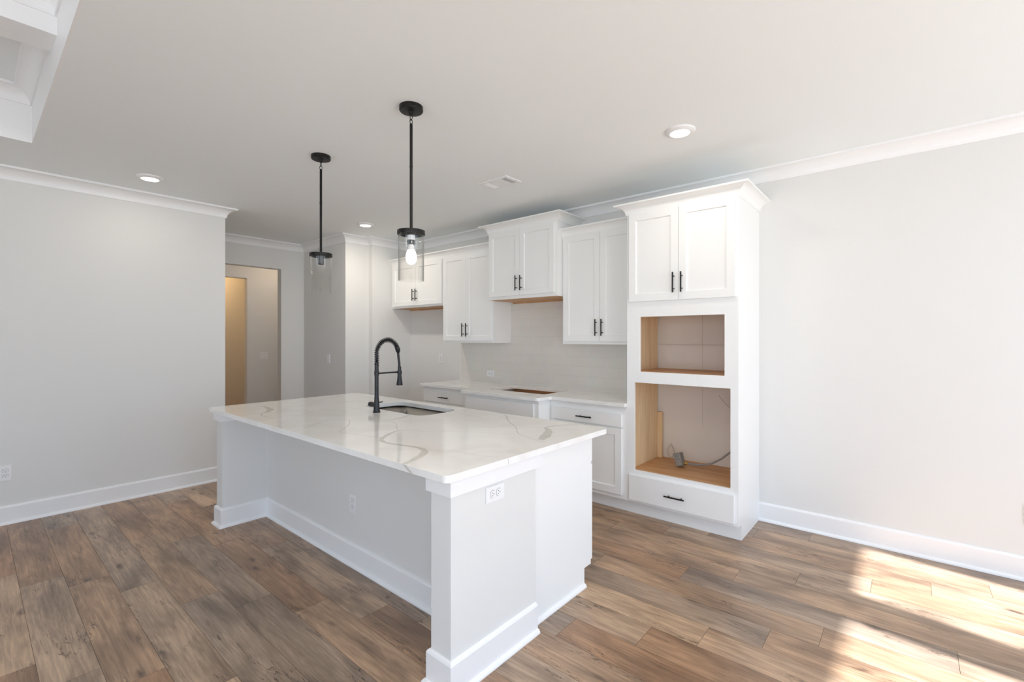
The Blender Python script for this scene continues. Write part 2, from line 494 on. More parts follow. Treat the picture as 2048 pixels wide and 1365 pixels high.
# hallway beyond the opening
bm = bm_new(); plate(bm, [(0.2, 0), (1.98, 0), (1.98, 2.375), (2.888, 2.375), (2.888, 0), (4.1, 0), (4.1, CE + 0.05), (0.2, CE + 0.05)], [], -8.115, -8.0, 'yz')
struct(obj('wall_corridor', bm, M['paint'], bevel=0.004))
bm = bm_new(); box(bm, -8.0, HX - 0.115, 3.9, 4.0, 0, CE + 0.05)
struct(obj('wall_corridor_end', bm, M['paint']))
bm = bm_new(); box(bm, -8.0, HX - 0.115, 0.6, 0.7, 0, CE + 0.05)
struct(obj('wall_corridor_near', bm, M['paint']))
bm = bm_new(); box(bm, -9.5, -9.4, 0.2, 4.1, 0, CE + 0.05)
struct(obj('wall_far_room', bm, M['paint']))
bm = bm_new(); box(bm, -9.4, -8.115, 4.0, 4.1, 0, CE + 0.05)
struct(obj('wall_far_room_end', bm, M['paint']))
bm = bm_new(); box(bm, -9.4, -8.115, 0.2, 0.3, 0, CE + 0.05)
struct(obj('wall_far_room_near', bm, M['paint']))

# right wall with windows (outside the frame; the sun comes through it)
WIN_R = [(2.815, 3.65, 0.12, 2.425), (1.76, 2.598, 0.12, 2.425), (0.35, 1.35, 0.12, 2.425), (-1.10, -0.10, 0.12, 2.425), (-2.50, -1.50, 0.12, 2.425)]
bm = bm_new()
plate(bm, [(YB - 0.15, 0), (WK, 0), (WK, 3.2), (YB - 0.15, 3.2)], [[(a, c), (b, c), (b, d_), (a, d_)] for a, b, c, d_ in WIN_R], XR, XR + 0.15, 'yz')
struct(obj('wall_right', bm, M['paint']))
WIN_FILL = [(-2.0, -0.2, 0.1, 2.4), (0.4, 2.3, 0.1, 2.4)]  # unseen windows behind the camera, added and sized for fill light
bm = bm_new()
plate(bm, [(XL, 0), (XR, 0), (XR, 3.2), (XL, 3.2)], [[(a, c), (b, c), (b, d_), (a, d_)] for a, b, c, d_ in WIN_FILL], YB - 0.15, YB, 'xz')
struct(obj('wall_rear', bm, M['paint']))
wn = 0
def window(a, b, c, d_, at, plane):
    global wn
    wn += 1
    e = bpy.data.objects.new('window_%d' % wn, None); C.objects.link(e); struct(e)
    e.location = (at, (a + b) / 2, c) if plane == 'yz' else ((a + b) / 2, at, c)
    bm = bm_new()
    mid = (c + d_) / 2
    plate(bm, [(a, c), (b, c), (b, d_), (a, d_)], [[(a + .045, c + .045), (b - .045, c + .045), (b - .045, mid - .02), (a + .045, mid - .02)], [(a + .045, mid + .02), (b - .045, mid + .02), (b - .045, d_ - .045), (a + .045, d_ - .045)]], at - 0.025, at + 0.025, plane)
    obj('window_frame', bm, M['trim'], e)
    bm = bm_new()
    if plane == 'yz': box(bm, at - .003, at + .003, a + .04, b - .04, c + .04, d_ - .04)
    else: box(bm, a + .04, b - .04, at - .003, at + .003, c + .04, d_ - .04)
    obj('window_pane', bm, M['pane'], e)
    ld = bpy.data.lights.new('daylight_portal', 'AREA'); ld.shape = 'RECTANGLE'; ld.size = b - a; ld.size_y = d_ - c
    ld.cycles.is_portal = True
    lo = bpy.data.objects.new('daylight_portal', ld); C.objects.link(lo)
    if plane == 'yz': lo.location = (at + 0.08, (a + b) / 2, (c + d_) / 2); lo.rotation_euler = (R_(90), 0, R_(90))
    else: lo.location = ((a + b) / 2, at - 0.08, (c + d_) / 2); lo.rotation_euler = (R_(90), 0, 0) if False else (R_(-90), 0, R_(180))
    return e
for a, b, c, d_ in WIN_R: window(a, b, c, d_, XR + 0.06, 'yz')
for a, b, c, d_ in WIN_FILL: window(a, b, c, d_, YB - 0.06, 'xz')

# ceilings
bm = bm_new()
prism(bm, [(XL - 0.02, YB), (XC, YB), (XC, YC), (XR, YC), (XR, WK), (-9.6, WK), (-9.6, 0.2), (XL - 0.02, 0.2)], CE, CE + 0.06)
struct(obj('ceiling', bm, M['ceiling']))
bm = bm_new(); box(bm, XC, XR, YB, YC, CE2, CE2 + 0.06)
struct(obj('ceiling_coffer', bm, M['ceiling']))
bm = bm_new()
plate(bm, [(XC, YB), (XR, YB), (XR, YC), (XC, YC)], [[(XC + 0.012, YB + 0.01), (XR - 0.01, YB + 0.01), (XR - 0.01, YC - 0.012), (XC + 0.012, YC - 0.012)]], CE - 0.0005, CE2)
struct(obj('trim_1', bm, M['trim']))
# coffer beams and the crown inside every bay
BX = [(-3.35, -3.14), (-1.98, -1.77), (-0.61, -0.40), (0.76, 0.97)]
BY = [(-1.62, -1.41)]
ZB = 2.895
k = 2
for a, b in BX:
    bm = bm_new(); box(bm, a, b, YB, YC, ZB, CE2)
    struct(obj('trim_%d' % k, bm, M['trim'])); k += 1
for a, b in BY:
    bm = bm_new()
    xs = [XC] + [v for p_ in BX for v in p_] + [XR]
    for i in range(0, len(xs), 2): box(bm, xs[i], xs[i + 1], a, b, ZB, CE2)
    struct(obj('trim_%d' % k, bm, M['trim'])); k += 1
xs = [XC + 0.012] + [v for p_ in BX for v in p_] + [XR - 0.01]; ys = [YB + 0.01] + [v for p_ in BY for v in p_] + [YC - 0.012]
CROWN_C = [(o, z * 1.03) for o, z in CROWN]
for i in range(0, len(xs), 2):
    for j in range(0, len(ys), 2):
        bm = bm_new()
        sweep(bm, [(xs[i], ys[j]), (xs[i + 1], ys[j]), (xs[i + 1], ys[j + 1]), (xs[i], ys[j + 1])], CROWN_C, closed=True, side=-1, zbase=CE2)
        struct(obj('trim_%d' % k, bm, M['trim'])); k += 1
# crown moulding round the kitchen
bm = bm_new()
sweep(bm, [(XL, YB), (XL, 1.70), (XL - 0.12, 1.70), (XL - 0.12, 1.07), (HX, 1.07), (HX, 3.114), (-5.433, 3.114), (-5.433, 3.444), (-5.34, 3.444), (-5.34, WK), (XR, WK), (XR, YC + 0.1)], CROWN, side=1, zbase=CE)
struct(obj('trim_%d' % k, bm, M['trim'], bevel=0)); k += 1
# baseboards
bm = bm_new(); sweep(bm, [(XL, YB), (XL, 1.70), (XL - 0.12, 1.70), (XL - 0.12, 1.07)], BASE, side=1)
struct(obj('baseboard_left', bm, M['trim']))
bm = bm_new(); sweep(bm, [(-0.899, WK), (XR, WK)], BASE, side=1)
struct(obj('baseboard_back', bm, M['trim']))
bm = bm_new(); sweep(bm, [(XR, WK - 0.03), (XR, YB)], BASE, side=1)
struct(obj('baseboard_right', bm, M['trim']))
bm = bm_new(); sweep(bm, [(HX, 2.798), (HX, 3.114), (-5.433, 3.114), (-5.433, 3.444), (-5.34, 3.444), (-5.34, WK), (-4.33, WK)], BASE, side=1)
struct(obj('baseboard_pantry', bm, M['trim']))

# ================================================================== CABINETS
def bar_pull(parent, cx, y, cz, horizontal=False, length=0.152, name='handle', yd=-1):
    bm = bm_new(); r = 0.0058; off = 0.032
    if horizontal:
        lathe(bm, [(r, -length / 2), (r, length / 2)], cx, y + yd * off, cz, 12, 'x', True, True)
        for s in (-1, 1): lathe(bm, [(0.0045, 0), (0.0045, off)] if yd > 0 else [(0.0045, -off), (0.0045, 0)], cx + s * length * 0.31, y, cz, 10, 'y', True, True)
    else:
        lathe(bm, [(r, -length / 2), (r, length / 2)], cx, y + yd * off, cz, 12, 'z', True, True)
        for s in (-1, 1): lathe(bm, [(0.0045, 0), (0.0045, off)] if yd > 0 else [(0.0045, -off), (0.0045, 0)], cx, y, cz + s * length * 0.31, 10, 'y', True, True)
    bmesh.ops.recalc_face_normals(bm, faces=bm.faces)
    return obj(name, bm, M['black'], parent, bevel=0.001)

def shaker(parent, x0, x1, z0, z1, y, st=0.058, th=0.019, name='door', yd=-1):
    """five-piece door whose front plane is at y; the panel is recessed"""
    bm = bm_new(); rec = 0.010; ch = 0.003
    f = y; p_ = y - yd * rec; b = y - yd * th
    def rect(m_, yy): return [bm.verts.new(q) for q in ((x0 + m_, yy, z0 + m_), (x1 - m_, yy, z0 + m_), (x1 - m_, yy, z1 - m_), (x0 + m_, yy, z1 - m_))]
    A = rect(0, b); B = rect(0, f); D = rect(st, f); E_ = rect(st + ch, p_)
    for P_, Q in ((A, B), (B, D), (D, E_)):
        for i in range(4):
            j = (i + 1) % 4; bm.faces.new((P_[i], P_[j], Q[j], Q[i]))
    bm.faces.new(E_); bm.faces.new(list(reversed(A)))
    bmesh.ops.recalc_face_normals(bm, faces=bm.faces)
    return obj(name, bm, M['cabinet'], parent, bevel=0.0014)

def slab_front(parent, x0, x1, z0, z1, y, th=0.019, name='drawer', yd=-1):
    bm = bm_new(); box(bm, x0, x1, min(y, y - yd * th), max(y, y - yd * th), z0, z1)
    return obj(name, bm, M['cabinet'], parent, bevel=0.0022)

WC_GROUP = 'wall cabinets hung along the kitchen wall'
def wall_cabinet(label, x0, x1, yf, z0, z1, dx0, xs_, dx1, dz0, dz1, hz, crown_path, ch, cw, wood=False):
    t = thing('wall_cabinet', label, 'cabinet', ((x0 + x1) / 2, WK, z0), WC_GROUP)
    bm = bm_new(); box(bm, x0, x1, yf, WK - 0.0005, z0, z1)
    obj('cabinet_body', bm, M['cabinet'], t, bevel=0.0012)
    if wood:
        bm = bm_new(); box(bm, x0 + 0.018, x1 - 0.018, yf + 0.02, WK - 0.002, z0 - 0.003, z0 + 0.002)
        for cx in (x0 + 0.2, (x0 + x1) / 2, x1 - 0.2): box(bm, cx - 0.03, cx + 0.03, WK - 0.035, WK - 0.002, z0 - 0.014, z0 - 0.003)
        box(bm, x0 + 0.018, x1 - 0.018, WK - 0.02, WK - 0.002, z0 - 0.018, z0 - 0.003)
        u = obj('underside_panel', bm, M['ply_x'], t); u['label'] = 'bare plywood underside'
    yd_ = yf - 0.020
    g = 0.0016
    for a, b, hx in ((dx0, xs_ - g, xs_ - 0.031), (xs_ + g, dx1, xs_ + 0.031)):
        dr = shaker(t, a, b, dz0, dz1, yd_)
        bar_pull(dr, hx, yd_, hz)
    bm = bm_new(); sweep(bm, crown_path, cabcrown(cw, ch), side=1, zbase=z1 - 0.012)
    obj('crown_molding', bm, M['cabinet'], t)
    return t

YU = 3.745
XT0, XT1 = -1.738, -0.899      # oven tower
wall_cabinet('short two-door wall cabinet over the empty fridge space, nearest the pantry corner', -5.338, -4.293, YU, 1.822, 2.400, -5.300, -4.806, -4.312, 1.846, 2.392, 1.978,
             [(-5.338, YU), (-4.293, YU)], 0.088, 0.055, True)
wall_cabinet('tall two-door wall cabinet left of the higher range-hood cabinet, above the outlet', -4.292, -3.468, YU, 1.372, 2.400, -4.272, -3.885, -3.488, 1.396, 2.392, 1.520,
             [(-4.292, YU), (-3.4505, YU)], 0.088, 0.055)
wall_cabinet('deeper, higher-mounted two-door cabinet over the cooktop cutout', -3.450, -2.553, 3.655, 1.832, 2.555, -3.434, -3.008, -2.582, 1.862, 2.540, 1.985,
             [(-3.450, WK - 0.001), (-3.450, 3.655), (-2.553, 3.655), (-2.553, WK - 0.001)], 0.080, 0.085, True)
wall_cabinet('tall two-door wall cabinet between the range-hood cabinet and the oven tower', -2.552, XT0 - 0.001, YU, 1.370, 2.400, -2.530, -2.137, -1.750, 1.396, 2.396, 1.523,
             [(-2.552, YU), (XT0 - 0.001, YU)], 0.088, 0.055)

# ---- oven tower
YT = 3.467
tower = thing('oven_cabinet', 'tall white cabinet with two empty plywood-lined appliance openings', 'cabinet', ((XT0 + XT1) / 2, WK, 0))
TZ = 2.425
bm = bm_new()
prism(bm, [(YT + 0.0195, 0.115), (YT + 0.074, 0.115), (YT + 0.074, 0.0), (WK - 0.001, 0.0), (WK - 0.001, TZ), (YT + 0.0195, TZ)], XT0, XT0 + 0.018, 'yz')
prism(bm, [(YT + 0.0195, 0.115), (YT + 0.074, 0.115), (YT + 0.074, 0.0), (WK - 0.001, 0.0), (WK - 0.001, TZ), (YT + 0.0195, TZ)], XT1 - 0.018, XT1, 'yz')
box(bm, XT0 + 0.018, XT1 - 0.018, YT + 0.02, WK - 0.001, TZ - 0.018, TZ)
box(bm, XT0 + 0.018, XT1 - 0.018, YT + 0.02, WK - 0.001, 0.115, 0.13)
obj('cabinet_body', bm, M['cabinet'], tower)
bm = bm_new()
plate(bm, [(XT0, 0.115), (XT1, 0.115), (XT1, TZ), (XT0, TZ)],
      [[(-1.673, 0.374), (-0.953, 0.374), (-0.953, 1.073), (-1.673, 1.073)], [(-1.626, 1.161), (-0.992, 1.161), (-0.992, 1.595), (-1.626, 1.595)]], YT, YT + 0.019, 'xz')
obj('face_frame', bm, M['cabinet'], tower, bevel=0.0015)
bm = bm_new(); box(bm, XT0 + 0.0182, XT1 - 0.0182, YT + 0.0742, YT + 0.09, 0.0, 0.115)
obj('toe_kick', bm, M['cabinet'], tower)
bm = bm_new()
box(bm, XT0 + 0.018, XT0 + 0.032, YT + 0.02, 3.995, 0.13, TZ - 0.02)
box(bm, XT1 - 0.032, XT1 - 0.018, YT + 0.02, 3.995, 0.13, TZ - 0.02)
o = obj('plywood_liner', bm, M['ply_z'], tower); o['label'] = 'bare plywood inner sides'
for nm, za, zb in (('plywood_shelf', 0.352, 0.372), ('plywood_shelf', 1.140, 1.160), ('plywood_shelf', 1.64, 1.66)):
    bm = bm_new(); box(bm, XT0 + 0.032, XT1 - 0.032, YT + 0.02, 4.03, za, zb)
    o = obj(nm, bm, M['ply_x'], tower); o['label'] = 'bare plywood shelf'
bm = bm_new(); box(bm, XT0 + 0.033, XT0 + 0.072, 3.985, 4.022, 0.372, 0.772)
o = obj('wood_cleat', bm, M['ply_z'], tower); o['label'] = 'rough upright wooden strip in the back corner'
bm = bm_new()
for xa, xb, za, zb in ((-1.7185, -1.3290, 1.160, 1.370), (-1.327, -0.931, 1.160, 1.370), (-1.7185, -1.3290, 1.372, 1.64), (-1.327, -0.931, 1.372, 1.64),
                       (-1.7185, -1.3287, 0.667, 1.14), (-1.3273, -0.931, 0.667, 1.14), (-1.7185, -0.931, 0.372, 0.667)):
    box(bm, xa, xb, 4.030, 4.046, za, zb)
o = obj('back_panel', bm, M['board'], tower); o['label'] = 'beige wall board with thin seams at the back of the openings'
for a, b, hx in ((-1.712, -1.3155, -1.3445), (-1.3125, -0.917, -1.2835)):
    dr = shaker(tower, a, b, 1.716, 2.414, YT - 0.020, st=0.058)
    bar_pull(dr, hx, YT - 0.020, 1.845)
dr = slab_front(tower, -1.712, -0.924, 0.136, 0.336, YT - 0.020)
bar_pull(dr, -1.336, YT - 0.020, 0.232, True)
bm = bm_new(); sweep(bm, [(XT0, WK - 0.001), (XT0, YT), (XT1, YT), (XT1, WK - 0.001)], cabcrown(0.080, 0.082), side=1, zbase=TZ - 0.012)
obj('crown_molding', bm, M['cabinet'], tower)

# ---- base cabinets
BC_GROUP = 'base cabinets along the kitchen wall'
CZ = CT - 0.030
def base_cabinet(label, x0, x1, yf, fronts, notch=0.074, open_top=None, toe=True):
    t = thing('base_cabinet', label, 'cabinet', ((x0 + x1) / 2, WK, 0), BC_GROUP)
    bm = bm_new()
    prof = [(yf, 0.115), (yf + notch, 0.115), (yf + notch, 0.0), (WK - 0.001, 0.0), (WK - 0.001, CZ - 0.0005), (yf, CZ - 0.0005)]
    if open_top is None:
        prism(bm, prof, x0, x1, 'yz')
    else:
        prism(bm, prof, x0, x0 + 0.019, 'yz'); prism(bm, prof, x1 - 0.019, x1, 'yz')
        box(bm, x0 + 0.019, x1 - 0.019, yf, yf + 0.02, 0.115, CZ - 0.0005)
        box(bm, x0 + 0.019, x1 - 0.019, yf + notch, yf + notch + 0.015, 0.0, 0.115)
        box(bm, x0 + 0.019, x1 - 0.019, yf + 0.02, WK - 0.001, 0.115, 0.13)
    obj('cabinet_body', bm, M['cabinet'], t, bevel=0.0012)
    if open_top is not None:
        bm = bm_new(); box(bm, x0 + 0.02, x1 - 0.02, yf + 0.021, WK - 0.012, CZ - 0.075, CZ - 0.060)
        o = obj('plywood_panel', bm, M['ply_x'], t); o['label'] = 'bare brown plywood seen through the cooktop cutout'
        bm = bm_new(); box(bm, x0 + 0.02, x1 - 0.02, WK - 0.011, WK - 0.002, 0.13, CZ - 0.001)
        o = obj('back_panel', bm, M['ply_x'], t)
    for kind, a, b, c, d_, hx in fronts:
        if kind == 'drawer':
            f = slab_front(t, a, b, c, d_, yf - 0.020)
            if hx: bar_pull(f, hx, yf - 0.020, (c + d_) / 2, True)
        elif kind == 'false':
            f = slab_front(t, a, b, c, d_, yf - 0.020, name='false_front')
        else:
            f = shaker(t, a, b, c, d_, yf - 0.020)
            if hx: bar_pull(f, hx, yf - 0.020, d_ - 0.12)
    return t
XB1, XB2 = -3.450, -2.503
YBUMP = 3.293
base_cabinet('white base cabinet with drawer at the left end of the worktop, beside the fridge space', -4.318, XB1 - 0.001, YT,
             [('drawer', -4.296, -3.49, 0.704, 0.824, -3.93), ('door', -4.296, -3.895, 0.15, 0.690, -3.93), ('door', -3.891, -3.49, 0.15, 0.690, -3.855)])
base_cabinet('white cooktop base cabinet standing forward of its neighbours, with a plain top panel', XB1, XB2, YBUMP,
             [('false', -3.400, -2.548, 0.685, 0.838, None), ('door', -3.400, -2.976, 0.15, 0.672, -3.01), ('door', -2.972, -2.548, 0.15, 0.672, -2.938)], open_top=True)
base_cabinet('white base cabinet with one drawer over doors, touching the oven tower', XB2 + 0.001, XT0 - 0.0003, YT,
             [('drawer', -2.470, -1.778, 0.702, 0.808, -2.118), ('door', -2.470, -2.126, 0.152, 0.690, -2.156), ('door', -2.122, -1.778, 0.152, 0.690, -2.092)])

# kitchen worktop with the forward step and the cooktop cutout
YW = YT - 0.042
poly = [(-4.335, YW), (XB1 - 0.05, YW)]
poly += [(XB1 - 0.03, YW - 0.02), (XB1 - 0.03, YBUMP - 0.02)] + arc2(XB1 - 0.0, YBUMP - 0.015, 0.03, 180, 270, 4)
poly += arc2(XB2 - 0.01, YBUMP - 0.005, 0.04, -90, 0, 5) + [(XB2 + 0.03, YW - 0.02), (XB2 + 0.05, YW), (XT0 - 0.001, YW), (XT0 - 0.001, WK - 0.001), (-4.335, WK - 0.001)]
bm = bm_new(); plate(bm, poly, [rrect(-3.315, -2.600, 3.510, 3.930, 0.02, 3)], CZ, CT)
def strip(bm, pts, z, mi=1):
    """a vein: a flat ribbon of changing width"""
    P_ = [Vector((x, y, 0)) for x, y, w in pts]
    # smooth the path
    def cr(p0, p1, p2, p3, t):
        return 0.5 * ((2 * p1) + (-p0 + p2) * t + (2 * p0 - 5 * p1 + 4 * p2 - p3) * t * t + (-p0 + 3 * p1 - 3 * p2 + p3) * t ** 3)
    q, ws = [], []
    for i in range(len(P_) - 1):
        p0 = P_[max(i - 1, 0)]; p3 = P_[min(i + 2, len(P_) - 1)]
        for s_ in range(6):
            t = s_ / 6
            q.append(cr(p0, P_[i], P_[i + 1], p3, t)); ws.append(pts[i][2] * (1 - t) + pts[i + 1][2] * t)
    q.append(P_[-1]); ws.append(pts[-1][2])
    prev = None
    for i, p in enumerate(q):
        t = (q[min(i + 1, len(q) - 1)] - q[max(i - 1, 0)])
        if t.length < 1e-6: continue
        t.normalize(); nn = Vector((-t.y, t.x, 0))
        jit = 1 + 0.07 * math.sin(i * 0.9) + 0.05 * math.sin(i * 2.3)
        a = p + nn * ws[i] * 0.5 * jit; b = p - nn * ws[i] * 0.5 * jit
        va, vb = bm.verts.new((a.x, a.y, z)), bm.verts.new((b.x, b.y, z))
        if prev:
            f = bm.faces.new((prev[0], prev[1], vb, va)); f.material_index = mi
            if f.normal.z < 0 or True: f.normal_update()
            if f.normal.z < 0: f.normal_flip()
        prev = (va, vb)
strip(bm, [(-2.10, 3.46, .006), (-2.02, 3.52, .006), (-1.93, 3.50, .005), (-1.86, 3.62, .006), (-1.78, 3.66, .005)], CT + 0.0003)
strip(bm, [(-3.30, 3.32, .010), (-3.22, 3.36, .008), (-3.18, 3.44, .005)], CT + 0.0003)
strip(bm, [(-3.75, 3.60, .004), (-3.60, 3.80, .004), (-3.50, 3.98, .004)], CT + 0.0003)
tag(obj('kitchen_countertop', bm, [M['quartz'], M['vein']], bevel=0.002), 'white quartz worktop along the wall with an empty cooktop cutout', 'countertop')
bm = bm_new(); box(bm, -3.285, -3.19, 3.62, 3.70, CZ - 0.060, CZ - 0.050)
tag(obj('paper_packet', bm, M['plastic'], bevel=0.002), 'small white packet lying on the plywood inside the cooktop cutout', 'packet')

# tiled backsplash
bm = bm_new(); plate(bm, [(-4.306, CT), (XT0 - 0.001, CT), (XT0 - 0.001, 1.3695), (-2.5535, 1.3695), (-2.5535, 1.813), (-3.467, 1.813), (-3.467, 1.3715), (-4.306, 1.3715)], [], WK - 0.009, WK - 0.0005, 'xz')
box(bm, -4.3125, -4.3062, WK - 0.011, WK - 0.0005, CT, 1.3715, 1)
tag(obj('tile_backsplash', bm, [M['tile'], M['trim']]), 'off-white subway tile backsplash between worktop and wall cabinets', 'backsplash')

# ================================================================== ISLAND
isl = thing('kitchen_island', 'white kitchen island with open seating side and end posts', 'island', (-2.72, 1.82, 0))
IYF, IYB = 1.25, 1.580
LX0, LX1, RX0, RX1 = -4.058, -3.939, -1.509, -1.387
bm = bm_new(); box(bm, LX1, RX0, IYB, 1.655, 0, CZ)
obj('knee_wall', bm, M['paint'], isl)
for nm, a, b in (('end_post', LX0, LX1), ('end_post', RX0, RX1)):
    bm = bm_new(); box(bm, a, b, IYF, 1.800, 0, CZ)
    obj(nm, bm, M['paint'], isl, bevel=0.0015)
ICX0, ICX1 = -4.045, -1.421
for a, b in ((ICX1 - 0.02, ICX1), (ICX0, ICX0 + 0.02)):
    bm = bm_new(); prism(bm, [(1.8002, 0), (2.305, 0), (2.305, 0.105), (2.375, 0.105), (2.375, CZ), (1.8002, CZ)], a, b, 'yz')
    obj('side_panel', bm, M['cabinet'], isl, bevel=0.001)
bm = bm_new()
box(bm, ICX0 + 0.0205, ICX1 - 0.0205, 1.656, 1.672, 0.105, CZ)
box(bm, ICX0 + 0.0205, ICX1 - 0.0205, 1.672, 2.374, 0.105, 0.122)
box(bm, ICX0 + 0.0205, ICX1 - 0.0205, 2.290, 2.304, 0.0, 0.105)
plate(bm, [(ICX0 + 0.0205, 0.122), (ICX1 - 0.0205, 0.122), (ICX1 - 0.0205, CZ), (ICX0 + 0.0205, CZ)],
      [[(ICX0 + .06, .16), (ICX1 - .06, .16), (ICX1 - .06, CZ - .04), (ICX0 + .06, CZ - .04)]], 2.361, 2.3745, 'xz')
obj('cabinet_body', bm, M['cabinet'], isl)
nd = 6; wd = (ICX1 - ICX0 + 0.004) / nd
for i in range(nd):
    a = ICX0 - 0.002 + i * wd + 0.004; b = a + wd - 0.008
    f = shaker(isl, a, b, 0.13, 0.69, 2.394, yd=1)
    bar_pull(f, (b - 0.03) if i % 2 == 0 else (a + 0.03), 2.394, 0.58, yd=1)
    f = slab_front(isl, a, b, 0.705, 0.845, 2.394, yd=1)
    bar_pull(f, (a + b) / 2, 2.394, 0.775, True, yd=1)
APR = [(0, 0.798), (0.016, 0.798), (0.016, CZ - 0.0005), (0, CZ - 0.0005)]
bm = bm_new(); sweep(bm, [(RX0, IYB), (RX0, IYF), (RX1, IYF), (RX1, 1.845)], APR, side=-1 if False else 1)
obj('apron_trim', bm, M['trim'], isl, bevel=0.001)
bm = bm_new(); sweep(bm, [(LX0, 1.845), (LX0, IYF), (LX1, IYF), (LX1, IYB)], APR, side=1)
obj('apron_trim', bm, M['trim'], isl, bevel=0.001)
bm = bm_new(); sweep(bm, [(LX0, 1.800), (LX0, IYF), (LX1, IYF), (LX1, IYB), (RX0, IYB), (RX0, IYF), (RX1, IYF), (RX1, 1.800)], BASE, side=1)
obj('baseboard', bm, M['trim'], isl)
bm = bm_new(); sweep(bm, [(ICX1, 1.831), (ICX1, 2.305)], SHOE, side=1)
obj('shoe_molding', bm, M['trim'], isl)

SX0, SX1, SY0, SY1 = -3.235, -2.510, 1.990, 2.345
IX0, IX1, IY0, IY1 = -4.060, -1.345, 1.190, 2.445
bm = bm_new(); plate(bm, rrect(IX0, IX1, IY0, IY1, 0.028, 6), [rrect(SX0, SX1, SY0, SY1, 0.085, 8)], CZ, CT)
VEINS = [
 [(-2.222, 1.616, 0.008), (-2.2, 1.543, 0.018), (-2.154, 1.469, 0.024), (-2.11, 1.416, 0.026), (-2.052, 1.381, 0.024), (-1.994, 1.378, 0.02), (-1.915, 1.393, 0.018), (-1.85, 1.41, 0.018), (-1.793, 1.414, 0.022), (-1.733, 1.396, 0.032), (-1.681, 1.343, 0.036), (-1.65, 1.282, 0.03), (-1.615, 1.193, 0.026)],
 [(-2.222, 1.616, 0.006), (-2.174, 1.657, 0.003), (-2.051, 1.706, 0.003), (-1.91, 1.827, 0.003), (-1.671, 1.948, 0.003)],
 [(-2.222, 1.600, 0.005), (-2.287, 1.639, 0.004), (-2.397, 1.71, 0.004), (-2.508, 1.751, 0.003), (-2.557, 1.733, 0.003)],
 [(-2.562, 1.729, 0.004), (-2.547, 1.753, 0.008), (-2.549, 1.811, 0.012), (-2.562, 1.875, 0.014), (-2.602, 1.958, 0.016)],
 [(-1.539, 2.43, 0.008), (-1.602, 2.347, 0.012), (-1.634, 2.228, 0.018), (-1.576, 2.168, 0.036), (-1.537, 2.109, 0.05), (-1.487, 2.014, 0.055), (-1.461, 1.939, 0.035)],
 [(-2.208, 2.43, 0.008), (-2.112, 2.404, 0.01), (-1.952, 2.249, 0.008), (-1.778, 2.114, 0.005), (-1.645, 1.981, 0.005), (-1.521, 1.929, 0.004), (-1.396, 1.903, 0.004)],
 [(-3.836, 1.449, 0.006), (-3.79, 1.488, 0.018), (-3.656, 1.472, 0.04), (-3.569, 1.448, 0.045), (-3.494, 1.394, 0.03), (-3.45, 1.339, 0.01), (-3.361, 1.308, 0.007), (-3.246, 1.304, 0.006), (-3.17, 1.311, 0.004)],
 [(-2.657, 1.195, 0.003), (-2.699, 1.295, 0.004), (-2.827, 1.456, 0.005), (-2.857, 1.539, 0.005), (-2.78, 1.59, 0.004), (-2.716, 1.585, 0.005), (-2.577, 1.493, 0.005), (-2.461, 1.378, 0.004), (-2.425, 1.369, 0.004), (-2.279, 1.395, 0.004), (-2.132, 1.43, 0.005)],
 [(-1.728, 1.413, 0.004), (-1.66, 1.459, 0.003), (-1.598, 1.487, 0.004), (-1.49, 1.494, 0.003), (-1.383, 1.534, 0.003)],
 [(-2.468, 2.267, 0.004), (-2.312, 2.233, 0.005), (-2.153, 2.214, 0.004), (-1.963, 2.24, 0.004)],
 [(-1.749, 2.079, 0.003), (-1.714, 2.148, 0.004), (-1.636, 2.215, 0.006)]]
for v in VEINS: strip(bm, v, CT + 0.0003)
# the veins run on down the edge of the slab
def edge_vein(bm, x0_, x1_, w, y):
    vs = [bm.verts.new(p) for p in ((x0_ - w / 2, y, CT - 0.001), (x0_ + w / 2, y, CT - 0.001), (x1_ + w / 2, y, CZ + 0.001), (x1_ - w / 2, y, CZ + 0.001))]
    bm.faces.new(vs).material_index = 1
edge_vein(bm, -1.612, -1.560, 0.026, IY0 - 0.0003); edge_vein(bm, -2.657, -2.662, 0.003, IY0 - 0.0003)
def edge_vein_x(bm, y0_, y1_, w, x):
    vs = [bm.verts.new(p) for p in ((x, y0_ - w / 2, CT - 0.001), (x, y0_ + w / 2, CT - 0.001), (x, y1_ + w / 2, CZ + 0.001), (x, y1_ - w / 2, CZ + 0.001))]
    bm.faces.new(vs).material_index = 1
edge_vein_x(bm, 1.548, 1.552, 0.004, IX1 + 0.0003); edge_vein_x(bm, 1.935, 1.93, 0.004, IX1 + 0.0003)
tag(obj('island_countertop', bm, [M['quartz'], M['vein']], bevel=0.0025), 'large white quartz slab with grey veins on the island, cut out for the sink', 'countertop')

# sink
sink = thing('kitchen_sink', 'undermount stainless steel sink set into the island top', 'sink', ((SX0 + SX1) / 2, (SY0 + SY1) / 2, 0.68))
bm = bm_new()
def loop3(r2, z): return [bm.verts.new((x, y, z)) for x, y in r2]
e = 0.006
L0 = loop3(rrect(SX0 - .014, SX1 + .014, SY0 - .014, SY1 + .012, 0.09, 8), CZ - 0.004)
L1 = loop3(rrect(SX0 - e, SX1 + e, SY0 - e, SY1 + e, 0.088, 8), CZ - 0.004)
L2 = loop3(rrect(SX0 - e + .004, SX1 + e - .004, SY0 - e + .004, SY1 + e - .004, 0.085, 8), 0.72)
L3 = loop3(rrect(SX0 + .012, SX1 - .012, SY0 + .012, SY1 - .012, 0.07, 8), 0.690)
L4 = loop3(rrect(SX0 + .04, SX1 - .04, SY0 + .04, SY1 - .04, 0.05, 8), 0.682)
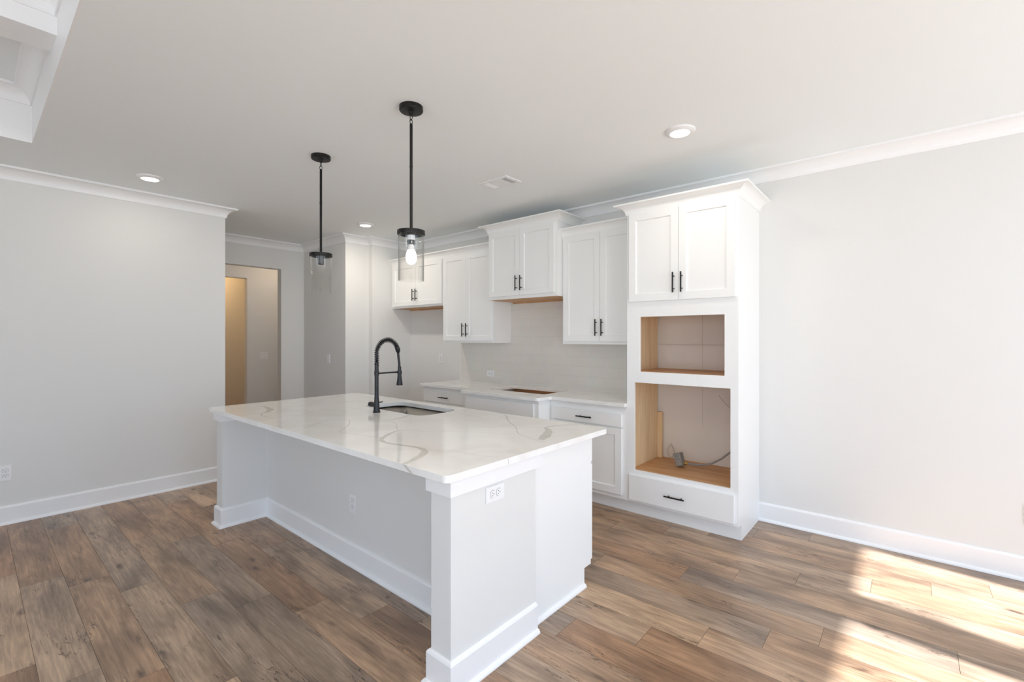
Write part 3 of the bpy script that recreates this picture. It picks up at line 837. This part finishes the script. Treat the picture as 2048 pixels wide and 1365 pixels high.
for a, b in ((L0, L1), (L1, L2), (L2, L3), (L3, L4)):
    for i in range(len(a)):
        j = (i + 1) % len(a); bm.faces.new((a[i], a[j], b[j], b[i]))
bm.faces.new(L4)
bmesh.ops.recalc_face_normals(bm, faces=bm.faces)
for f in bm.faces: f.normal_flip()
o = obj('basin', bm, M['steel'], sink, smooth=True)
sm = o.modifiers.new('thickness', 'SOLIDIFY'); sm.thickness = 0.0015; sm.offset = -1
bm = bm_new(); lathe(bm, [(0.0, 0.0045), (0.02, 0.003), (0.035, 0.004), (0.045, 0.006), (0.048, 0.001)], (SX0 + SX1) / 2, (SY0 + SY1) / 2 + .05, 0.682, 28)
obj('drain', bm, M['steel'], sink, smooth=True)

# faucet
FX, FY = -2.882, 1.892
fau = thing('kitchen_faucet', 'black spring-neck faucet with pull-down spray head beside the island sink', 'faucet', (FX, FY, CT))
bm = bm_new(); lathe(bm, [(0.0265, 0), (0.0265, 0.006), (0.023, 0.010), (0.019, 0.05), (0.0148, 0.115), (0.0138, 0.14), (0.0138, 0.262), (0.0162, 0.264), (0.0162, 0.292), (0.0140, 0.294), (0.0136, 0.352), (0.010, 0.352)], FX, FY, CT, 32, 'z', True, True)
o = obj('body', bm, M['bronze'], fau, smooth=True)
es = o.modifiers.new('sharp', 'EDGE_SPLIT'); es.split_angle = R_(35)
# neck path in the y-z plane
ztop = CT + 0.350
neck = [(FX, FY, ztop - 0.02), (FX, FY, ztop + 0.05)]
for i in range(0, 19):
    a = 180 - i * 9.4
    neck.append((FX + 0.0, FY + 0.092 + 0.092 * math.cos(R_(a)), ztop + 0.062 + 0.104 * math.sin(R_(a))))
neck = [Vector(p) for p in neck]
hose = neck[-5:] + [Vector((FX, FY + 0.187, ztop + 0.030)), Vector((FX, FY + 0.1935, ztop - 0.02)), Vector((FX, FY + 0.1955, ztop - 0.075))]
bm = bm_new(); tube(bm, neck, 0.0100, 12)
obj('neck_tube', bm, M['bronze'], fau, smooth=True)
# resample for the spring
def resample(pts, n):
    L = [0]
    for a, b in zip(pts, pts[1:]): L.append(L[-1] + (b - a).length)
    out = []; k_ = 0
    for i in range(n):
        s_ = L[-1] * i / (n - 1)
        while k_ < len(L) - 2 and L[k_ + 1] < s_: k_ += 1
        t = (s_ - L[k_]) / max(L[k_ + 1] - L[k_], 1e-9)
        out.append(pts[k_].lerp(pts[k_ + 1], t))
    return out
sp_path = resample(neck, 600); turns = 30
co = []
for i, p in enumerate(sp_path):
    t = (sp_path[min(i + 1, 599)] - sp_path[max(i - 1, 0)]).normalized()
    nx = Vector((1, 0, 0)); ny = t.cross(nx).normalized()
    a = 2 * math.pi * turns * i / 599
    co.append(p + (nx * math.cos(a) + ny * math.sin(a)) * 0.0160)
bm = bm_new(); tube(bm, co, 0.0021, 6)
obj('spring_coil', bm, M['bronze'], fau, smooth=True)
bm = bm_new(); tube(bm, hose, 0.0088, 12)
obj('hose', bm, M['bronze'], fau, smooth=True)
bm = bm_new(); p = neck[-1]; tube(bm, [neck[-4], neck[-3], neck[-2], neck[-1], p + Vector((0, 0.002, -0.012))], [0.012, 0.016, 0.0175, 0.016, 0.010], 16)
obj('hose_clip', bm, M['bronze'], fau, smooth=True)
HYY = FY + 0.1955
bm = bm_new(); lathe(bm, [(0.010, 0.285), (0.0125, 0.283), (0.0125, 0.250), (0.0165, 0.248), (0.0165, 0.228), (0.0135, 0.226), (0.0180, 0.18), (0.0232, 0.154), (0.0236, 0.149), (0.0225, 0.146), (0.0, 0.148)], FX, HYY, CT + 0.033, 28)
bmesh.ops.recalc_face_normals(bm, faces=bm.faces)
o = obj('spray_head', bm, M['bronze'], fau, smooth=True)
es = o.modifiers.new('sharp', 'EDGE_SPLIT'); es.split_angle = R_(40)
bm = bm_new(); tube(bm, [(FX, FY + 0.012, CT + 0.277), (FX, HYY - 0.01, CT + 0.277)], 0.0058, 12)
lathe(bm, [(0.0170, -0.010), (0.0170, 0.010)], FX, HYY, CT + 0.277, 24, 'z', True, True)
obj('support_arm', bm, M['bronze'], fau, smooth=False, bevel=0.0008)
bm = bm_new(); lathe(bm, [(0.017, 0.0), (0.017, -0.048), (0.0185, -0.049), (0.0185, -0.056), (0.017, -0.057), (0.0175, -0.076), (0.014, -0.079)], FX - 0.008, FY, CT + 0.052, 24, 'x', True, True)
bmesh.ops.recalc_face_normals(bm, faces=bm.faces)
h = obj('valve_handle', bm, M['bronze'], fau, bevel=0.0006)
bm = bm_new(); tube(bm, [(FX - 0.060, FY + 0.010, CT + 0.055), (FX - 0.060, FY + 0.090, CT + 0.061)], [0.0045, 0.0038], 10)
obj('lever', bm, M['bronze'], h, smooth=True)

# ================================================================== OUTLETS AND SWITCHES
OG = 'white cover plates in the kitchen'
def plate_thing(name, label, cat, P0, right, up, gangs=1, kind='outlet'):
    """P0 = centre on the surface; right/up unit vectors in the surface"""
    P0, right, up = Vector(P0), Vector(right), Vector(up); out = right.cross(up)
    t = thing(name, label, cat, P0, OG)
    def bx(bm, u0, u1, v0, v1, w0, w1, mi=0):
        vs = []
        for w in (w0, w1):
            for u, v in ((u0, v0), (u1, v0), (u1, v1), (u0, v1)): vs.append(bm.verts.new(P0 + right * u + up * v + out * w))
        for f in ((0, 3, 2, 1), (4, 5, 6, 7), (0, 1, 5, 4), (1, 2, 6, 5), (2, 3, 7, 6), (3, 0, 4, 7)): bm.faces.new([vs[i] for i in f]).material_index = mi
    hw = 0.035 if gangs == 1 else 0.058
    bm = bm_new(); bx(bm, -hw, hw, -0.058, 0.058, 0.0003, 0.0055)
    obj('cover_plate', bm, M['plastic'], t, bevel=0.0018)
    if kind == 'outlet':
        for s in (-1, 1):
            bm = bm_new()
            pts = []
            for i in range(24):
                a = 2 * math.pi * i / 24
                u = 0.0165 * math.cos(a); v = max(-0.0125, min(0.0125, 0.0165 * math.sin(a)))
                pts.append((u, v + s * 0.0195))
            A = [bm.verts.new(P0 + right * u + up * v + out * 0.005) for u, v in pts]
            B = [bm.verts.new(P0 + right * u + up * v + out * 0.0072) for u, v in pts]
            bm.faces.new(B)
            for i in range(24): bm.faces.new((A[i], A[(i + 1) % 24], B[(i + 1) % 24], B[i]))
            # thin dark joint round the receptacle
            big = [(u * 1.07, (v - s * .0195) * 1.08 + s * .0195) for u, v in pts]
            bm.faces.new([bm.verts.new(P0 + right * u + up * v + out * 0.0057) for u, v in big]).material_index = 1
            v0 = s * 0.0195
            for u in (-0.0065, 0.0065):
                vs = [bm.verts.new(P0 + right * (u + du) + up * (v0 + 0.003 + dv) + out * 0.0074) for du, dv in ((-.0012, -.004), (.0012, -.004), (.0012, .004), (-.0012, .004))]
                bm.faces.new(vs).material_index = 1
            vs = [bm.verts.new(P0 + right * 0.0026 * math.cos(a * math.pi / 4) + up * (v0 - 0.007 + 0.0026 * math.sin(a * math.pi / 4)) + out * 0.0074) for a in range(8)]
            bm.faces.new(vs).material_index = 1
            obj('receptacle', bm, [M['plastic'], M['slot']], t)
    else:
        for g in range(gangs):
            u = 0 if gangs == 1 else (g - 0.5) * 0.046
            bm = bm_new(); bx(bm, u - 0.0155, u + 0.0155, -0.032, 0.032, 0.0054, 0.006, 1); bx(bm, u - 0.0145, u + 0.0145, -0.031, 0.031, 0.0054, 0.0085)
            obj('switch_rocker', bm, [M['plastic'], M['grey_slot']], t, bevel=0.0006)
    return t
Z = (0, 0, 1)
plate_thing('wall_outlet', 'white duplex outlet low on the left wall at the photo edge', 'outlet', (XL, 0.190, 0.392), (0, 1, 0), Z)
plate_thing('wall_outlet', 'white duplex outlet on the grey seating side under the island top', 'outlet', (-2.669, IYB, 0.385), (1, 0, 0), Z)
plate_thing('wall_outlet', 'white sideways duplex outlet on the sunlit end of the island', 'outlet', (RX1, 1.507, 0.748), Z, (0, -1, 0))
plate_thing('wall_outlet', 'white outlet on the bare wall in the fridge space', 'outlet', (-4.692, WK, 1.157), (1, 0, 0), Z)
plate_thing('wall_outlet', 'white sideways outlet on the tile backsplash', 'outlet', (-3.783, WK - 0.009, 1.005), Z, (-1, 0, 0))
plate_thing('wall_outlet', 'white plate low on the far right wall at the photo edge', 'outlet', (0.546, WK, 0.388), (1, 0, 0), Z)
plate_thing('light_switch', 'single white switch on the shaded pantry wall behind the island', 'switch', (-5.854, 3.114, 1.149), (1, 0, 0), Z, 1, 'switch')
plate_thing('light_switch', 'double white switch in the dim hallway beyond the opening', 'switch', (-8.0, 3.140, 1.141), (0, 1, 0), Z, 2, 'switch')

# ================================================================== CEILING FITTINGS
def recessed(label, x, y, watts=1.5):
    t = thing('recessed_light', label, 'ceiling light', (x, y, CE), 'recessed ceiling lights')
    bm = bm_new(); lathe(bm, [(0.092, 0.0), (0.092, -0.004), (0.086, -0.009), (0.066, -0.018), (0.060, -0.018), (0.058, -0.010)], x, y, CE, 40)
    bmesh.ops.recalc_face_normals(bm, faces=bm.faces)
    obj('trim_ring', bm, M['plastic'], t, smooth=True)
    bm = bm_new(); lathe(bm, [(0.060, -0.016), (0.045, -0.020), (0.025, -0.022), (0.001, -0.0225)], x, y, CE, 36, cap1=True)
    obj('diffuser', bm, M['diffuser'], t, smooth=True)
    if watts:
        ld = bpy.data.lights.new('downlight', 'AREA'); ld.shape = 'DISK'; ld.size = 0.11; ld.energy = watts; ld.color = (1.0, 0.90, 0.78)
        lo_ = bpy.data.objects.new('downlight', ld); C.objects.link(lo_); lo_.parent = t; lo_.location = (0, 0, -0.026)
    return t
recessed('lit round recessed ceiling light nearest the oven tower', -1.102, 2.924, 3.0)
recessed('lit round recessed ceiling light beside the left wall crown', -4.703, 0.968)
recessed('lit round recessed ceiling light before the pantry corner, behind the pendants', -4.764, 2.980, 8)


recessed('unseen round recessed ceiling light added above the near end of the island', -1.102, 0.968, 6)  # out of view; continues the ceiling light grid, added to brighten the island

# pendants
def pendant():
    t = thing('pendant_light', 'black pendant with clear glass cylinder and glowing bulb, the nearer pendant over the island', 'pendant light', (0, 0, CE), 'pendant lights over the island')
    bm = bm_new(); lathe(bm, [(0.066, 0), (0.066, -0.022), (0.063, -0.026), (0.014, -0.028), (0.012, -0.044), (0.006, -0.048)], 0, 0, CE, 40, cap1=True)
    bmesh.ops.recalc_face_normals(bm, faces=bm.faces)
    obj('canopy', bm, M['black'], t, bevel=0.001)
    bm = bm_new()
    def link(z0, z1, w, ax):
        pts = []
        for i in range(17):
            a = 2 * math.pi * i / 16
            u = w * math.cos(a); z = (z0 + z1) / 2 + (z1 - z0) / 2 * math.sin(a)
            pts.append((u, 0, CE + z) if ax == 'x' else (0, u, CE + z))
        tube(bm, pts, 0.0022, 6)
    link(-0.044, -0.076, 0.010, 'x'); link(-0.070, -0.100, 0.009, 'y')
    obj('chain_link', bm, M['black'], t, smooth=True)
    bm = bm_new(); lathe(bm, [(0.004, -0.094), (0.0085, -0.100), (0.0085, -0.330), (0.0095, -0.331), (0.0095, -0.343), (0.0085, -0.344), (0.0085, -0.700)], 0, 0, CE, 16, cap0=True, cap1=True)
    bmesh.ops.recalc_face_normals(bm, faces=bm.faces)
    obj('rod', bm, M['black'], t, bevel=0.0004)
    bm = bm_new(); lathe(bm, [(0.004, -0.700), (0.078, -0.702), (0.078, -0.724), (0.072, -0.724), (0.072, -0.708), (0.004, -0.708)], 0, 0, CE, 48)
    bmesh.ops.recalc_face_normals(bm, faces=bm.faces)
    obj('shade_cap', bm, M['black'], t, bevel=0.001)
    bm = bm_new(); lathe(bm, [(0.0715, -0.709), (0.0715, -0.985), (0.0685, -0.985), (0.0685, -0.709)], 0, 0, CE, 64)
    bmesh.ops.recalc_face_normals(bm, faces=bm.faces)
    obj('glass_shade', bm, M['glass'], t, smooth=True)
    return t
def lamp_holder(t, x, y, lit):
    bm = bm_new(); lathe(bm, [(0.022, -0.708), (0.022, -0.776), (0.020, -0.780), (0.015, -0.780), (0.015, -0.760)], x, y, CE, 28)
    bmesh.ops.recalc_face_normals(bm, faces=bm.faces)
    obj('lamp_socket', bm, M['socket'], t, bevel=0.0006)
    if lit:
        bm = bm_new(); lathe(bm, [(0.0224, -0.728), (0.0226, -0.729), (0.0226, -0.754), (0.0224, -0.755)], x, y, CE, 28)
        obj('socket_band', bm, M['plastic'], t, smooth=True)
        bm = bm_new(); lathe(bm, [(0.0135, -0.772), (0.0185, -0.800), (0.0200, -0.812)], x, y, CE, 28)
        obj('bulb_neck', bm, M['plastic'], t, smooth=True)
        bm = bm_new(); lathe(bm, [(0.0200, -0.812), (0.0265, -0.828), (0.0300, -0.846), (0.0295, -0.862), (0.0245, -0.878), (0.0150, -0.889), (0.001, -0.893)], x, y, CE, 28, cap1=True)
        ld = bpy.data.lights.new('bulb_light', 'POINT'); ld.energy = 20.0; ld.color = (1.0, 0.97, 0.92); ld.shadow_soft_size = 0.031
        lo_ = bpy.data.objects.new('bulb_light', ld); C.objects.link(lo_); lo_.parent = t; lo_.location = (0, 0, -0.850)
        b_ = obj('light_bulb', bm, M['bulb'], t, smooth=True); b_['label'] = 'glowing bulb'
p1 = pendant()
p2 = copy_tree(p1)
p2['label'] = 'black pendant with clear glass cylinder and empty dark socket, the farther pendant over the island'
p1.location = (-2.144, 1.632, CE); p2.location = (-3.217, 1.652, CE)
lamp_holder(p1, -2.144, 1.632, True); lamp_holder(p2, -3.217, 1.652, False)

# ceiling register
vt = thing('ceiling_vent', 'white rectangular air vent in the ceiling in front of the wall cabinets', 'vent', (-2.616, 2.905, CE))
bm = bm_new(); plate(bm, [(-2.772, 2.810), (-2.464, 2.810), (-2.464, 3.004), (-2.772, 3.004)],
      [[(-2.745, 2.838), (-2.690, 2.838), (-2.690, 2.976), (-2.745, 2.976)], [(-2.546, 2.838), (-2.491, 2.838), (-2.491, 2.976), (-2.546, 2.976)]], CE - 0.008, CE - 0.0005)
obj('frame', bm, M['plastic'], vt, bevel=0.002)
for a, b in ((-2.748, -2.687), (-2.549, -2.488)):
    bm = bm_new(); box(bm, a, b, 2.835, 2.979, CE - 0.0012, CE - 0.0004); obj('slot_backing', bm, M['grey_slot'], vt)
for x0_ in (-2.738, -2.724, -2.710, -2.697):
    bm = bm_new(); prism(bm, [(x0_ - 0.006, CE - 0.010), (x0_ + 0.003, CE - 0.002), (x0_ + 0.004, CE - 0.003), (x0_ - 0.005, CE - 0.011)], 2.838, 2.976, 'xz'); obj('louver', bm, M['plastic'], vt)
for x0_ in (-2.538, -2.522, -2.506, -2.494):
    bm = bm_new(); prism(bm, [(x0_ + 0.003, CE - 0.010), (x0_ - 0.001, CE - 0.002), (x0_ + 0.0, CE - 0.001), (x0_ + 0.004, CE - 0.009)], 2.838, 2.976, 'xz'); obj('louver', bm, M['plastic'], vt)

# ================================================================== IN THE OVEN OPENING
jb = thing('junction_box', 'grey galvanised metal junction box tipped on the plywood of the lower oven opening', 'electrical box', (-1.42, 3.79, 0.372))
bm = bm_new(); box(bm, -0.027, 0.027, -0.036, 0.036, 0.0, 0.104)
from mathutils import Matrix, Euler
rot = Euler((R_(-6), R_(-18), R_(-2))).to_matrix().to_4x4()
bmesh.ops.transform(bm, matrix=rot, verts=bm.verts)
lo = min(v.co.z for v in bm.verts)
bmesh.ops.translate(bm, verts=bm.verts, vec=Vector((-1.420, 3.79, 0.3725 - lo)))
obj('box_shell', bm, M['zinc'], jb, bevel=0.003)
bm = bm_new(); lathe(bm, [(0.012, 0.0), (0.012, 0.02), (0.009, 0.024)], -1.398, 3.812, 0.405, 16, 'x', True, True)
obj('cable_clamp', bm, M['brass'], jb)
bm = bm_new()
tube(bm, resample([Vector(p) for p in ((-1.385, 3.812, 0.404), (-1.34, 3.85, 0.396), (-1.28, 3.88, 0.394), (-1.22, 3.92, 0.408), (-1.15, 3.95, 0.455), (-1.08, 3.97, 0.525), (-1.02, 3.975, 0.60), (-0.96, 3.98, 0.68))], 40), 0.0072, 12)
tag(obj('power_cable', bm, M['cable'], smooth=True), 'grey metal-clad cable curving from the junction box to the right', 'cable')
def wire(pts, label):
    bm = bm_new(); tube(bm, resample([Vector(p) for p in pts], 60), 0.0014, 6)
    return tag(obj('thin_wire', bm, M['cable'], smooth=True), label, 'wire')
lp = [(-1.585, 3.99, 0.510), (-1.562, 3.985, 0.480), (-1.548, 3.98, 0.440), (-1.552, 3.975, 0.405), (-1.575, 3.97, 0.392), (-1.600, 3.97, 0.408), (-1.608, 3.975, 0.445), (-1.598, 3.98, 0.482), (-1.580, 3.985, 0.492), (-1.562, 3.98, 0.470), (-1.555, 3.97, 0.430), (-1.56, 3.96, 0.385)]
wire(lp, 'thin dark wire curled in a loop left of the junction box')
wire([(-1.187, 4.0, 0.955), (-1.165, 4.0, 0.925), (-1.140, 4.0, 0.897), (-1.106, 4.0, 0.869), (-1.06, 4.0, 0.845)], 'thin dark wire at the upper right inside the lower oven opening')

# warm lamps of the hallway and the room behind it (their fittings hang from the hallway ceiling, out of view)
def hall_lamp(label, x, y, watts, col):
    t = recessed(label, x, y, 0)
    t['group'] = 'hallway ceiling lights'
    ld = bpy.data.lights.new('hall_lamp_light', 'POINT'); ld.energy = watts; ld.color = col; ld.shadow_soft_size = 0.06
    lo_ = bpy.data.objects.new('hall_lamp_light', ld); C.objects.link(lo_); lo_.location = (x, y, CE - 0.09)
hall_lamp('round recessed light in the hallway ceiling', -7.35, 3.35, 5.0, (1.0, 0.76, 0.54))
hall_lamp('round recessed light in the room beyond the hallway', -9.05, 2.55, 16.0, (1.0, 0.62, 0.28))
